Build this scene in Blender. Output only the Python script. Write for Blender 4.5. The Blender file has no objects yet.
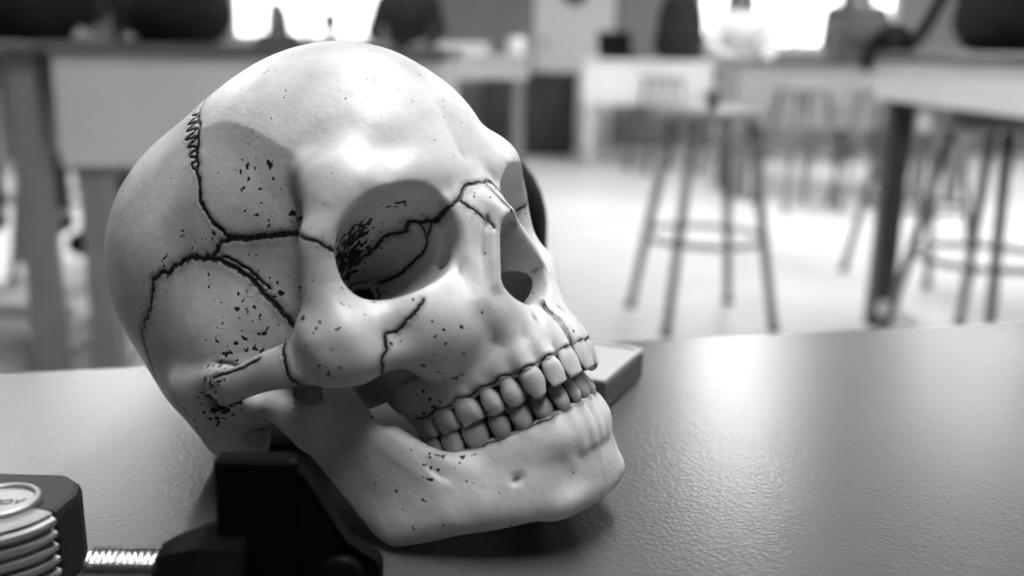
import bpy, math, random
import numpy as np
from mathutils import Matrix, Vector

# ------------------------------------------------------------------ camera, world, lights, exposure
scene = bpy.context.scene
col = scene.collection
CAM_H = .1634
cam_data = bpy.data.cameras.new('camera')
cam_data.sensor_width = 36.0
cam_data.lens = 36.0*975/1024
cam_data.clip_start = .01
cam_data.dof.use_dof = True
cam_data.dof.focus_distance = .345
cam_data.dof.aperture_fstop = 5.6
cam = bpy.data.objects.new('camera', cam_data); col.objects.link(cam)
_r = Vector((.99985614, .00400699, .01648181)); _u = Vector((-.0169619, .23620093, .97155618)); _f = Vector((0, .97169597, -.23623492))
cam.matrix_world = Matrix(((_r.x, _u.x, -_f.x, 0), (_r.y, _u.y, -_f.y, 0), (_r.z, _u.z, -_f.z, CAM_H), (0, 0, 0, 1)))
scene.camera = cam

world = bpy.data.worlds.new('world'); scene.world = world; world.use_nodes = True
world.node_tree.nodes['Background'].inputs[0].default_value = (.8, .8, .8, 1)
world.node_tree.nodes['Background'].inputs[1].default_value = .25
scene.view_settings.view_transform = 'Standard'
scene.view_settings.look = 'None'
scene.view_settings.gamma = 1.0
scene.view_settings.use_curve_mapping = False
scene.view_settings.exposure = -0.2
WINDOW_GLOW = 3.6          # daylight behind the panes
CEILING_GLOW = 42.0         # ceiling light panels

FLOOR = -.75; CEIL = 2.0
XL, XR, YF, YB = -4.6, 5.2, -3.2, 9.6

# ------------------------------------------------------------------ small helpers
def tag(o, label=None, cat=None, group=None, kind=None):
    if label: o['label'] = label
    if cat: o['category'] = cat
    if group: o['group'] = group
    if kind: o['kind'] = kind
    return o
def empty(name, loc, rz=0):
    o = bpy.data.objects.new(name, None); col.objects.link(o); o.empty_display_size = .05
    o.location = loc; o.rotation_euler = (0, 0, rz); return o
def mesh_obj(name, verts, faces, mat, parent=None, smooth_=False):
    me = bpy.data.meshes.new(name)
    verts = np.asarray(verts, dtype=np.float32).reshape(-1, 3)
    if isinstance(faces, np.ndarray) and faces.ndim == 2:
        n, k = faces.shape
        me.vertices.add(len(verts)); me.vertices.foreach_set('co', verts.ravel())
        me.loops.add(n*k); me.loops.foreach_set('vertex_index', faces.astype(np.int32).ravel())
        me.polygons.add(n); me.polygons.foreach_set('loop_start', np.arange(0, n*k, k, dtype=np.int32))
        try: me.polygons.foreach_set('loop_total', np.full(n, k, dtype=np.int32))
        except Exception: pass
        me.update(calc_edges=True); me.validate()
    else:
        me.from_pydata([tuple(map(float, v)) for v in verts], [], [tuple(int(i) for i in f) for f in faces]); me.update()
    if smooth_: me.polygons.foreach_set('use_smooth', np.ones(len(me.polygons), dtype=bool))
    if mat: me.materials.append(mat)
    o = bpy.data.objects.new(name, me); col.objects.link(o)
    if parent: o.parent = parent
    return o
class MB:
    """collects boxes, tubes and lathes into one mesh"""
    def __init__(s): s.v = []; s.f = []; s.sm = False
    def add(s, v, f):
        n = len(s.v); s.v += [tuple(p) for p in v]; s.f += [tuple(i+n for i in q) for q in f]; return s
    def box(s, x0, x1, y0, y1, z0, z1, bev=0, M=None):
        """box with chamfered edges"""
        b = min(bev, (x1-x0)*.45, (y1-y0)*.45, (z1-z0)*.45)
        if b <= 0:
            v = [(x, y, z) for x in (x0, x1) for y in (y0, y1) for z in (z0, z1)]
            f = [(0,1,3,2),(4,6,7,5),(0,4,5,1),(2,3,7,6),(0,2,6,4),(1,5,7,3)]
        else:
            rings = []
            for z, i in ((z0, b), (z0+b, 0), (z1-b, 0), (z1, b)):
                X0, X1, Y0, Y1 = x0+i, x1-i, y0+i, y1-i
                rings.append([(X0+b,Y0,z),(X1-b,Y0,z),(X1,Y0+b,z),(X1,Y1-b,z),(X1-b,Y1,z),(X0+b,Y1,z),(X0,Y1-b,z),(X0,Y0+b,z)])
            v = [p for r in rings for p in r]; f = [tuple(range(7, -1, -1)), tuple(range(24, 32))]
            for k in range(3):
                for j in range(8): f.append((k*8+j, k*8+(j+1) % 8, k*8+8+(j+1) % 8, k*8+8+j))
        if M is not None: v = [tuple(M @ Vector(p)) for p in v]
        return s.add(v, f)
    def tube(s, pts, rad, n=10, closed=False):
        P = [Vector(p) for p in pts]; m = len(P)
        rad = rad if hasattr(rad, '__len__') else [rad]*m
        up = Vector((0, 0, 1)); v = []; f = []; prev = None
        for i in range(m):
            if closed: t = (P[(i+1) % m]-P[i-1]).normalized()
            else: t = (P[min(i+1, m-1)]-P[max(i-1, 0)]).normalized()
            if prev is None:
                a = t.cross(up) if abs(t.dot(up)) < .95 else t.cross(Vector((1, 0, 0)))
            else: a = prev-t*prev.dot(t)
            a.normalize(); prev = a; b = t.cross(a)
            for k in range(n):
                w = 2*math.pi*k/n; v.append(P[i]+(a*math.cos(w)+b*math.sin(w))*rad[i])
        for i in range(m if closed else m-1):
            for k in range(n):
                i2 = (i+1) % m
                f.append((i*n+k, i*n+(k+1) % n, i2*n+(k+1) % n, i2*n+k))
        if not closed: f += [tuple(range(n-1, -1, -1)), tuple(range((m-1)*n, m*n))]
        return s.add(v, f)
    def lathe(s, prof, c=(0, 0, 0), n=32, a0=0, a1=2*math.pi):
        """prof: (r, z) rings about a vertical axis through c"""
        full = abs(a1-a0-2*math.pi) < 1e-6; m = n if full else n+1; v = []; f = []
        for r, z in prof:
            for k in range(m):
                w = a0+(a1-a0)*k/n; v.append((c[0]+r*math.cos(w), c[1]+r*math.sin(w), c[2]+z))
        for i in range(len(prof)-1):
            for k in range(n):
                k2 = (k+1) % m; f.append((i*m+k, i*m+k2, (i+1)*m+k2, (i+1)*m+k))
        if prof[0][0] > 1e-6 and full: f.append(tuple(range(m-1, -1, -1)))
        if prof[-1][0] > 1e-6 and full: f.append(tuple(range((len(prof)-1)*m, len(prof)*m)))
        if not full:
            f.append(tuple(i*m for i in range(len(prof)))); f.append(tuple(i*m+m-1 for i in reversed(range(len(prof)))))
        return s.add(v, f)
    def build(s, name, mat, parent=None, smooth_=False):
        return mesh_obj(name, s.v, s.f, mat, parent, smooth_)
def copy_tree(o, parent=None):
    c = o.copy(); col.objects.link(c); c.parent = parent
    for ch in o.children: copy_tree(ch, c)
    return c

# ------------------------------------------------------------------ materials (all greys: the photograph is black and white)
def new_mat(name):
    m = bpy.data.materials.new(name); m.use_nodes = True
    return m, m.node_tree.nodes, m.node_tree.links, m.node_tree.nodes['Principled BSDF']
def g(v): return (v, v, v, 1)
def grey(name, v, rough=.5, var=.12, scale=30, bump=0, bscale=400, metal=0, spec=.5, coat=0):
    m, N, L, B = new_mat(name)
    tc = N.new('ShaderNodeTexCoord'); no = N.new('ShaderNodeTexNoise'); no.inputs['Scale'].default_value = scale; no.inputs['Detail'].default_value = 4
    L.new(tc.outputs['Object'], no.inputs['Vector'])
    cr = N.new('ShaderNodeValToRGB'); cr.color_ramp.elements[0].position = .3; cr.color_ramp.elements[1].position = .7
    cr.color_ramp.elements[0].color = g(v*(1-var)); cr.color_ramp.elements[1].color = g(min(1, v*(1+var)))
    L.new(no.outputs['Fac'], cr.inputs['Fac']); L.new(cr.outputs['Color'], B.inputs['Base Color'])
    B.inputs['Roughness'].default_value = rough; B.inputs['Metallic'].default_value = metal
    B.inputs['Specular IOR Level'].default_value = spec; B.inputs['Coat Weight'].default_value = coat
    if bump:
        nb = N.new('ShaderNodeTexNoise'); nb.inputs['Scale'].default_value = bscale; nb.inputs['Detail'].default_value = 3
        L.new(tc.outputs['Object'], nb.inputs['Vector'])
        bp = N.new('ShaderNodeBump'); bp.inputs['Strength'].default_value = bump; bp.inputs['Distance'].default_value = .001
        L.new(nb.outputs['Fac'], bp.inputs['Height']); L.new(bp.outputs['Normal'], B.inputs['Normal'])
    return m
def glow(name, v, strength):
    m, N, L, B = new_mat(name)
    B.inputs['Base Color'].default_value = g(v); B.inputs['Emission Color'].default_value = g(1); B.inputs['Emission Strength'].default_value = strength
    return m
M = {}

# ---------- implicit modelling on a half grid (mm, skull frame: x front, y side, z up) ----------
class Field:
    def __init__(s, lo, hi, h):
        s.h = h
        n = [int(np.ceil((hi[i]-lo[i])/h))+1 for i in range(3)]
        s.ax = [np.float32(lo[0])+h*np.arange(n[0], dtype=np.float32),
                np.float32(h/2)+h*np.arange(n[1], dtype=np.float32),
                np.float32(lo[2])+h*np.arange(n[2], dtype=np.float32)]
        s.F = np.full(n, 40., np.float32)
    def box(s, lo, hi):
        sl = []; ax = []
        for i in range(3):
            a = int(np.searchsorted(s.ax[i], lo[i])); b = int(np.searchsorted(s.ax[i], hi[i]))
            if b <= a: return None
            sl.append(slice(a, b)); sh = [1, 1, 1]; sh[i] = b-a; ax.append(s.ax[i][a:b].reshape(sh))
        return tuple(sl), ax
    def apply(s, fn, lo, hi, k, sub=False):
        m = max(abs(k)+3*s.h+1, 12 if max(hi[i]-lo[i] for i in range(3)) < 70 else 30)
        r = s.box([lo[i]-m for i in range(3)], [hi[i]+m for i in range(3)])
        if r is None: return
        sl, (X, Y, Z) = r
        d = fn(X, Y, Z); f = s.F[sl]
        if sub: s.F[sl] = -smin(-f, d, k)
        else: s.F[sl] = smin(f, d, k)
    def ell(s, c, r, k=3, sub=False, rot=None):
        c = np.array(c, np.float32); r = np.array(r, np.float32)
        if rot is None: R = np.eye(3, dtype=np.float32); ext = r
        else: R = np.array(euler(rot), np.float32); ext = np.full(3, r.max())
        def fn(X, Y, Z):
            dx, dy, dz = X-c[0], Y-c[1], Z-c[2]
            a = (R[0,0]*dx+R[1,0]*dy+R[2,0]*dz)/r[0]; b = (R[0,1]*dx+R[1,1]*dy+R[2,1]*dz)/r[1]; g = (R[0,2]*dx+R[1,2]*dy+R[2,2]*dz)/r[2]
            k0 = np.sqrt(a*a+b*b+g*g); k1 = np.sqrt((a/r[0])**2+(b/r[1])**2+(g/r[2])**2)+1e-6
            return k0*(k0-1)/k1
        s.apply(fn, c-ext, c+ext, k, sub)
    def tube(s, pts, rad, k=3, sub=False, sc=(1, 1, 1), closed=False):
        P = np.array(pts, np.float32); rad = np.broadcast_to(np.array(rad, np.float32), (len(P),)); sc = np.array(sc, np.float32)
        if closed: P = np.vstack([P, P[:1]]); rad = np.append(rad, rad[0])
        rm = rad.max()*sc
        def fn(X, Y, Z):
            best = None
            for i in range(len(P)-1):
                A, B = P[i]/sc, P[i+1]/sc; ra, rb = rad[i], rad[i+1]; D = B-A; L = float(D@D)+1e-9
                x, y, z = X/sc[0]-A[0], Y/sc[1]-A[1], Z/sc[2]-A[2]
                t = np.clip((x*D[0]+y*D[1]+z*D[2])/L, 0, 1)
                d = np.sqrt((x-t*D[0])**2+(y-t*D[1])**2+(z-t*D[2])**2)-(ra+(rb-ra)*t)
                best = d if best is None else np.minimum(best, d)
            return best*sc.min()
        s.apply(fn, P.min(0)-rm, P.max(0)+rm, k, sub)
    def plate(s, poly, y0, th, k=3, rnd=2.):
        """poly in (x,z); y0(x,z)-> centre y; th(x,z) half thickness"""
        P = np.array(poly, np.float32)
        def fn(X, Y, Z):
            X2 = X+0*Z; Z2 = Z+0*X
            d = np.full(X2.shape, 1e9, np.float32); sg = np.ones(X2.shape, np.float32)
            n = len(P)
            for i in range(n):
                a = P[i]; b = P[i-1]; ex, ez = b-a; wx = X2-a[0]; wz = Z2-a[1]
                t = np.clip((wx*ex+wz*ez)/(ex*ex+ez*ez), 0, 1)
                d = np.minimum(d, (wx-ex*t)**2+(wz-ez*t)**2)
                c1 = Z2 >= a[1]; c2 = Z2 < b[1]; c3 = ex*wz > ez*wx
                fl = (c1 & c2 & c3) | (~c1 & ~c2 & ~c3); sg = np.where(fl, -sg, sg)
            d2 = sg*np.sqrt(d)+rnd
            dy = np.abs(Y-y0(X2, Z2))-th(X2, Z2)+rnd
            return np.minimum(np.maximum(d2, dy), 0)+np.sqrt(np.maximum(d2, 0)**2+np.maximum(dy, 0)**2)-rnd
        lo = [P[:,0].min(), 0, P[:,1].min()]; hi = [P[:,0].max(), 75, P[:,1].max()]
        s.apply(fn, lo, hi, k)
    def mesh(s):
        F = np.concatenate([s.F[:, ::-1], s.F], 1)
        org = np.array([s.ax[0][0], -s.ax[1][-1], s.ax[2][0]])
        return surface_nets(F, org, s.h)
def smin(a, b, k):
    if k <= 0: return np.minimum(a, b)
    h = np.maximum(k-np.abs(a-b), 0)/k
    return np.minimum(a, b)-h*h*k*0.25
def euler(r):
    a, b, c = np.radians(r)
    Rx = np.array([[1,0,0],[0,np.cos(a),-np.sin(a)],[0,np.sin(a),np.cos(a)]])
    Ry = np.array([[np.cos(b),0,np.sin(b)],[0,1,0],[-np.sin(b),0,np.cos(b)]])
    Rz = np.array([[np.cos(c),-np.sin(c),0],[np.sin(c),np.cos(c),0],[0,0,1]])
    return Rz@Ry@Rx
def surface_nets(F, org, h):
    S = F < 0
    n = F.shape
    cnt = np.zeros((n[0]-1, n[1]-1, n[2]-1), np.uint8)
    for i in (0, 1):
        for j in (0, 1):
            for k in (0, 1): cnt += S[i:n[0]-1+i, j:n[1]-1+j, k:n[2]-1+k]
    act = (cnt > 0) & (cnt < 8)
    idx = np.argwhere(act)
    ids = np.full(act.shape, -1, np.int32); ids[act] = np.arange(len(idx))
    off = [(i, j, k) for i in (0, 1) for j in (0, 1) for k in (0, 1)]
    V = np.stack([F[idx[:,0]+o[0], idx[:,1]+o[1], idx[:,2]+o[2]] for o in off], 1)
    acc = np.zeros((len(idx), 3)); num = np.zeros(len(idx))
    for a in range(8):
        for b in range(a+1, 8):
            oa, ob = np.array(off[a]), np.array(off[b])
            if np.abs(oa-ob).sum() != 1: continue
            m = (V[:,a] < 0) != (V[:,b] < 0)
            t = V[m,a]/(V[m,a]-V[m,b])
            acc[m] += oa+(ob-oa)*t[:,None]; num[m] += 1
    P = org+h*(idx+acc/num[:,None])
    quads = []
    for axi in range(3):
        o1, o2 = [(1, 2), (2, 0), (0, 1)][axi]
        sl0 = [slice(None)]*3; sl1 = [slice(None)]*3; sl0[axi] = slice(0, -1); sl1[axi] = slice(1, None)
        ch = S[tuple(sl0)] != S[tuple(sl1)]
        e = np.argwhere(ch)
        e = e[(e[:,o1] > 0) & (e[:,o2] > 0) & (e[:,o1] < n[o1]-1) & (e[:,o2] < n[o2]-1)]
        ins = S[e[:,0], e[:,1], e[:,2]]
        def gi(d1, d2):
            q = e.copy(); q[:,o1] -= d1; q[:,o2] -= d2
            return ids[q[:,0], q[:,1], q[:,2]]
        Q = np.stack([gi(1, 1), gi(0, 1), gi(0, 0), gi(1, 0)], 1)
        Q[~ins] = Q[~ins][:, ::-1]
        quads.append(Q)
    return P, np.concatenate(quads)
def vnormals(P, Q):
    a, b, c, d = (P[Q[:,i]] for i in range(4))
    fn = np.cross(c-a, d-b); N = np.zeros_like(P)
    for i in range(4):
        for j in range(3): N[:,j] += np.bincount(Q[:,i], fn[:,j], len(P))
    return N/(np.linalg.norm(N, axis=1, keepdims=True)+1e-9)
def smooth(P, Q, it, lam=.5):
    E = np.vstack([Q[:, [i, (i+1) % 4]] for i in range(4)]); a = np.concatenate([E[:,0], E[:,1]]); b = np.concatenate([E[:,1], E[:,0]])
    deg = np.bincount(a, minlength=len(P))
    for _ in range(it):
        M = np.stack([np.bincount(a, P[b,j], len(P)) for j in range(3)], 1)/np.maximum(deg, 1)[:,None]
        P = P+lam*(M-P)
    return P

def arch(pts, n=60):
    """Catmull-Rom through points"""
    P = np.array(pts, float); Q = np.vstack([2*P[0]-P[1], P, 2*P[-1]-P[-2]]); out = []
    for i in range(1, len(Q)-2):
        for t in np.linspace(0, 1, max(2, n//(len(P)-1)), endpoint=False):
            p0, p1, p2, p3 = Q[i-1:i+3]
            out.append(.5*((2*p1)+(p2-p0)*t+(2*p0-5*p1+4*p2-p3)*t*t+(3*p1-p0-3*p2+p3)*t**3))
    out.append(P[-1]); return np.array(out)
UP = [('I1',99.8,4.4),('I2',97.8,12.0),('C',92.6,17.6),('P1',85.0,21.0),('P2',77.6,23.8),('M1',68.8,25.8),('M2',59.0,27.2),('M3',49.8,28)]
LOW = [('i1',94.2,2.8),('i2',92.4,8.6),('c',88.2,14.2),('p1',82.2,19),('p2',75,22.4),('m1',66.2,25),('m2',56.6,26.8),('m3',47.6,28)]

def row_normals(row):
    P = np.array([(x, y) for _, x, y in row]); P2 = np.vstack([P[0]*[1,-1], P, 2*P[-1]-P[-2]])
    t = P2[2:]-P2[:-2]; t /= np.linalg.norm(t, axis=1, keepdims=True)
    return np.stack([t[:,1], -t[:,0]], 1)      # outward

def cranium(h=.8):
    f = Field((-94,0,-62), (112,74,128), h)
    # vault
    f.ell((-4,0,46), (77.5,62,65), 0)
    f.ell((42,0,50), (53,51,54), 22)
    f.ell((-20,18.5,51), (42,41.5,48.5), 16)
    f.ell((-38,0,13), (38,48,36.2), 16)
    f.ell((-2,32,14), (44,33,32), 14)
    f.ell((20,0,-4), (48,30,24), 12)
    # temporal fossa: flattened side wall in front, crease along the temporal line
    CR = arch([(69,22),(73,32),(73.5,42),(71,50),(66.5,58),(58,70),(46,80),(30,85),(12,86)], 48)
    def crest(X, Y, Z):
        X2 = (X+0*Z)[:,0,:]; Z2 = (Z+0*X)[:,0,:]
        best = np.full(X2.shape, 1e9, np.float32); side = np.zeros(X2.shape, np.float32)
        for (ax_, az), (bx, bz) in zip(CR[:-1], CR[1:]):
            ex, ez = bx-ax_, bz-az; wx, wz = X2-ax_, Z2-az; t = np.clip((wx*ex+wz*ez)/(ex*ex+ez*ez), 0, 1)
            q = np.hypot(wx-ex*t, wz-ez*t); m = q < best; best = np.where(m, q, best); side = np.where(m, np.sign(ex*wz-ez*wx), side)
        d = best*side
        t = np.clip(d/18, 0, 1); t = t*(2-t)
        amp = 2.7*np.clip((X2-5)/50, 0, 1)*np.clip((Z2+6)/14, 0, 1)
        return (amp*t)[:,None,:]*np.clip((Y-28)/10, 0, 1)
    r = f.box((0,20,-10), (80,74,100)); f.F[r[0]] += crest(*r[1])
    f.ell((32,60,-22), (26,22,20), 6, sub=True)
    # brow and glabella
    f.ell((85.5,12,29), (9,16,8), 10)
    f.ell((69,10,45), (20,22,20), 18)
    f.ell((79.5,30,31), (10,20,7), 8, rot=(0,0,25))
    f.tube([(83,38,33),(76,47,30),(69,53,23)], [6,5.4,4.6], 6)
    f.ell((76,38,40), (9,11,9), 10)
    f.tube([(70,51,27),(71,47.5,36),(70,43,46)], [3,2.4,2], 9)
    # maxilla, premaxilla, palate
    f.ell((71,24,-14), (17,18,20), 6)
    f.ell((74,12,-20), (17,18,18), 6)
    f.ell((85.2,0,-31), (12.5,15.5,12), 5)
    A = arch([(46,27.5,-33),(57,27,-34.5),(67,25.6,-36),(77,23,-36.5),(85,19.5,-37),(92,14.8,-37),(96,8,-37),(97.2,0,-37)], 28)
    f.tube(A, 3.5, 4, sc=(1,1,1.75))
    f.ell((50,43,-19), (13,14,16), 4, sub=True)
    f.ell((66,0,-28), (26,22,5), 5)
    nr = row_normals(UP)
    for (k, x, y), n in zip(UP, nr):
        L = {'I':13,'C':20,'P':13,'M':10}[k[0]]; r = {'I':2.9,'C':3.4,'P':2.7,'M':2.8}[k[0]]
        z0 = -41.5 if k[0] in 'IC' else -40
        for s in ((-1,1) if k[0]=='M' else (0,)):
            tx, ty = -n[1]*s*2.4, n[0]*s*2.4; o = -.8; b = -1.6-L*.13
            f.tube([(x+n[0]*o+tx,y+n[1]*o+ty,z0),(x+n[0]*b+tx,y+n[1]*b+ty,z0+L)], [r*.95,r*.5], 2.4)
    # zygomatic and arch
    f.tube([(69,52.5,23),(64,54.3,10),(60.5,54.3,-4)], [4.6,5.2,8], 4)
    f.tube([(66,54.5,19),(60,56,8),(55.5,57.5,-4)], [3.4,4,5.5], 5)
    f.ell((60,52.5,-9), (11,8,13.5), 5, rot=(0,0,28))
    f.tube([(62,50,-8),(71,38.5,-8.5),(79,25,-6)], [9,7,5.5], 5)
    f.tube([(58,54,-15),(66,44,-17.5),(71,34,-21)], [6.5,6,5], 5)
    f.ell((51.5,57.8,-7.5), (9,5,10.5), 8, rot=(0,0,28))
    Z = arch([(58,55,-9),(50,60,-8.5),(42.5,63.4,-7),(33,66,-5),(22,67.4,-3.5),(10,66.5,-1.5),(0,62,0)], 24)
    f.tube(Z, np.interp(np.arange(len(Z)), [0,8,14,20,len(Z)-1], [5.4,4.2,3.3,3.2,3.6]), 3, sc=(1,.85,1.75))
    f.tube([(14,66,1),(0,64,5),(-14,64,9)], [3,3,3], 6)
    # glenoid region, ear, mastoid
    f.ell((10,50,-2), (14,12,8), 5)
    f.ell((14,54,-9.5), (8,11,6), 3, sub=True)
    f.tube([(-13,54,2),(-14,53,-12),(-12,52,-20)], [13,11,8], 10)
    f.tube([(1,54,-8),(1,46,-10)], [6,7], 3)
    f.tube([(1,75,-3.5),(0,46,-3.5)], [3.6,3.0], 1.5, sub=True)
    f.tube([(4,24,-8),(20,18,-12)], [8,7], 6)
    # pterygoid plates
    f.plate([(38,-8),(52,-8),(53,-34),(45,-40),(40,-30)], lambda x, z: 17+.12*(-z-10), lambda x, z: 2.2+0*x, 3, 1.5)
    f.tube([(47,20,-26),(43,22,-39)], [3.4,2.2], 3)
    f.ell((38,9,-25), (12,16,17), 5)
    # nasal root
    f.tube([(89.5,0,24),(94,0,16),(99.6,0,7)], [8,6.2,4.2], 5)
    f.ell((90,7,10), (7,6,16), 4)
    f.tube([(88,9,20),(89,10.5,8),(89,13,-4),(87,16,-16)], [4.6,4.6,5,6], 5)
    f.tube([(98.6,3,6.5),(97,7,2),(95.2,10.8,-6),(93.4,13.4,-13.5),(92.6,12,-21),(93.5,7,-25)], [2.2,2.3,2.5,2.6,2.6,2.4], 2.5)
    f.ell((90.5,12.5,-25), (5,6,7), 5)
    # orbital rim
    rim = [(89,13.5,18.3),(88.5,20,24),(86.5,28,27.3),(80,43,27.3),(70,52,21),(65,51.5,9),(66.5,46,-1),(72.5,35.5,-5),(79.5,22,-3.5),(84.5,13.5,5),(87.5,11.5,13)]
    f.tube(arch(rim+rim[:1], 33), 2.8, 5)
    # orbit
    O = np.array([77.,31.5,12.1]); ap = np.array([38,15,12.]); ax = (ap-O)/np.linalg.norm(ap-O)
    up = np.array([.33,-.1,1]); up = up-ax*(up@ax); up /= np.linalg.norm(up); la = np.cross(up, ax); la = la*np.sign(la[1])
    c, s_ = np.cos(np.radians(14)), np.sin(np.radians(14)); la, up = la*c-up*s_, up*c+la*s_
    def orb(X, Y, Z):
        x, y, z = X-O[0], Y-O[1], Z-O[2]
        a = x*ax[0]+y*ax[1]+z*ax[2]; u = x*la[0]+y*la[1]+z*la[2]; w = x*up[0]+y*up[1]+z*up[2]
        t = np.clip(a/44, -.5, 1); sca = np.where(t > 0, 1.05-.87*np.abs(t)**1.6, 1.05-.12*t)
        e = ((np.abs(u)/20.)**2.25+(np.abs(w)/15.5)**2.25)**(1/2.25)
        return np.maximum((e-sca)*15, a-44).astype(np.float32)
    f.apply(orb, (30,0,-14), (112,74,48), 1.6, sub=True)
    # nasal aperture
    def nas(X, Y, Z):
        z0, z1 = -12.2, 2.0; w = np.clip((X-60)/22, .8, 1); r0 = 12.3*w; r1 = 4.6*w
        t = np.clip((Z-z0)/(z1-z0), 0, 1)
        d = np.sqrt(Y**2+(Z-z0-t*(z1-z0))**2)-(r0+(r1-r0)*t)
        return np.maximum(d, 46-X).astype(np.float32)
    f.apply(nas, (44,0,-26), (112,14,8), 1.2, sub=True)
    f.plate([(44,8),(66,8),(60,-12),(64,-24),(44,-24)], lambda x, z: 0*x, lambda x, z: 1.1+0*x, 1.5, .8)
    f.ell((72,13,-14.5), (16,11,8.5), 1.5, sub=True)
    f.tube([(90,0,-27),(97.5,0,-24)], [3.6,1.3], 2.5)      # nasal spine
    f.tube([(36,14,9),(46,22,3),(58,34,-3)], [4.5,2.6,1.2], 1.5, sub=True)
    f.tube([(84,28,-12),(74,26,-9)], [1.3,1.5], .8, sub=True)
    f.tube([(-28,0,-40),(-28,0,-14)], [15,13], 3, sub=True)
    return f

def mandible(h=.8):
    f = Field((-4,0,-106), (106,66,6), h)
    y0 = lambda x, z: 44.5+.0016*np.maximum(z+72,0)**2+.03*(z+72)-.0035*np.maximum(x-18,0)**2
    poly = [(8,-10),(15,-8),(19,-13),(24,-18.5),(30,-20.8),(36,-20.5),(39,-15),(41,-8),(45,-4.5),(47,-14),(47,-28),(48,-42),(52,-52),(58,-64),(56,-76),(40,-75.5),(31,-73.6),(24.5,-68.5),(21.5,-61),(19.5,-52),(16.5,-38),(13,-25),(9.5,-18)]
    f.plate(poly, y0, lambda x, z: 3.9-3.2*(lambda t: t*t*(3-2*t))(np.clip((x-36)/22,0,1)), 0, 3.4)
    f.tube([(12,47,-10),(12.5,59,-10)], [4.8,4.4], 4)
    f.tube([(12.5,52,-11),(16.5,49.5,-28)], [3.8,3.0], 5)
    f.tube([(48,40,-42),(53,36.5,-52),(61,31.5,-63)], [2.4,2.8,3.2], 7)
    B = arch([(32,42.6,-68.3),(41,40.3,-70.6),(53,35.8,-74),(66,29,-78.5),(74.5,20,-82),(79,10,-84.5),(80,0,-85.5)], 24)
    f.tube(B, 5.0, 7, sc=(1,1,1.25))
    A = arch([(46,32,-63),(57,28.5,-64),(66,25.6,-65),(75,22.3,-65.5),(82,18.4,-66),(87.5,13.6,-66.5),(89.6,7,-67),(90.4,0,-67)], 28)
    f.tube(A, 3.8, 6, sc=(1,1,1.6))
    C = arch([(44,37,-67),(57,33,-71),(66,28.5,-73),(75,22.2,-75),(81,14,-76),(84.3,7,-77),(85.6,0,-77)], 24)
    f.tube(C, 4.6, 6, sc=(1,1,1.7))
    f.ell((80.5,0,-83), (4.6,10,8), 6)
    f.ell((77.5,13,-86.5), (6,8,4), 6)
    nr = row_normals(LOW)
    for (k, x, y), n in zip(LOW, nr):
        L = {'i':12,'c':15,'p':12,'m':9}[k[0]]; r = {'i':2.2,'c':2.8,'p':2.6,'m':2.6}[k[0]]
        z0 = -61 if k[0] != 'm' else -59.5
        for s in ((-1,1) if k[0]=='m' else (0,)):
            tx, ty = -n[1]*s*2.4, n[0]*s*2.4; o = -1.5; b = -2.9
            f.tube([(x+n[0]*o+tx,y+n[1]*o+ty,z0),(x+n[0]*b+tx,y+n[1]*b+ty,z0-L)], [r,r*.3], 3.5)
    f.ell((77.6,28.6,-72.5), (2.6,1.9,1.5), 2, sub=True)
    return f

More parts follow.
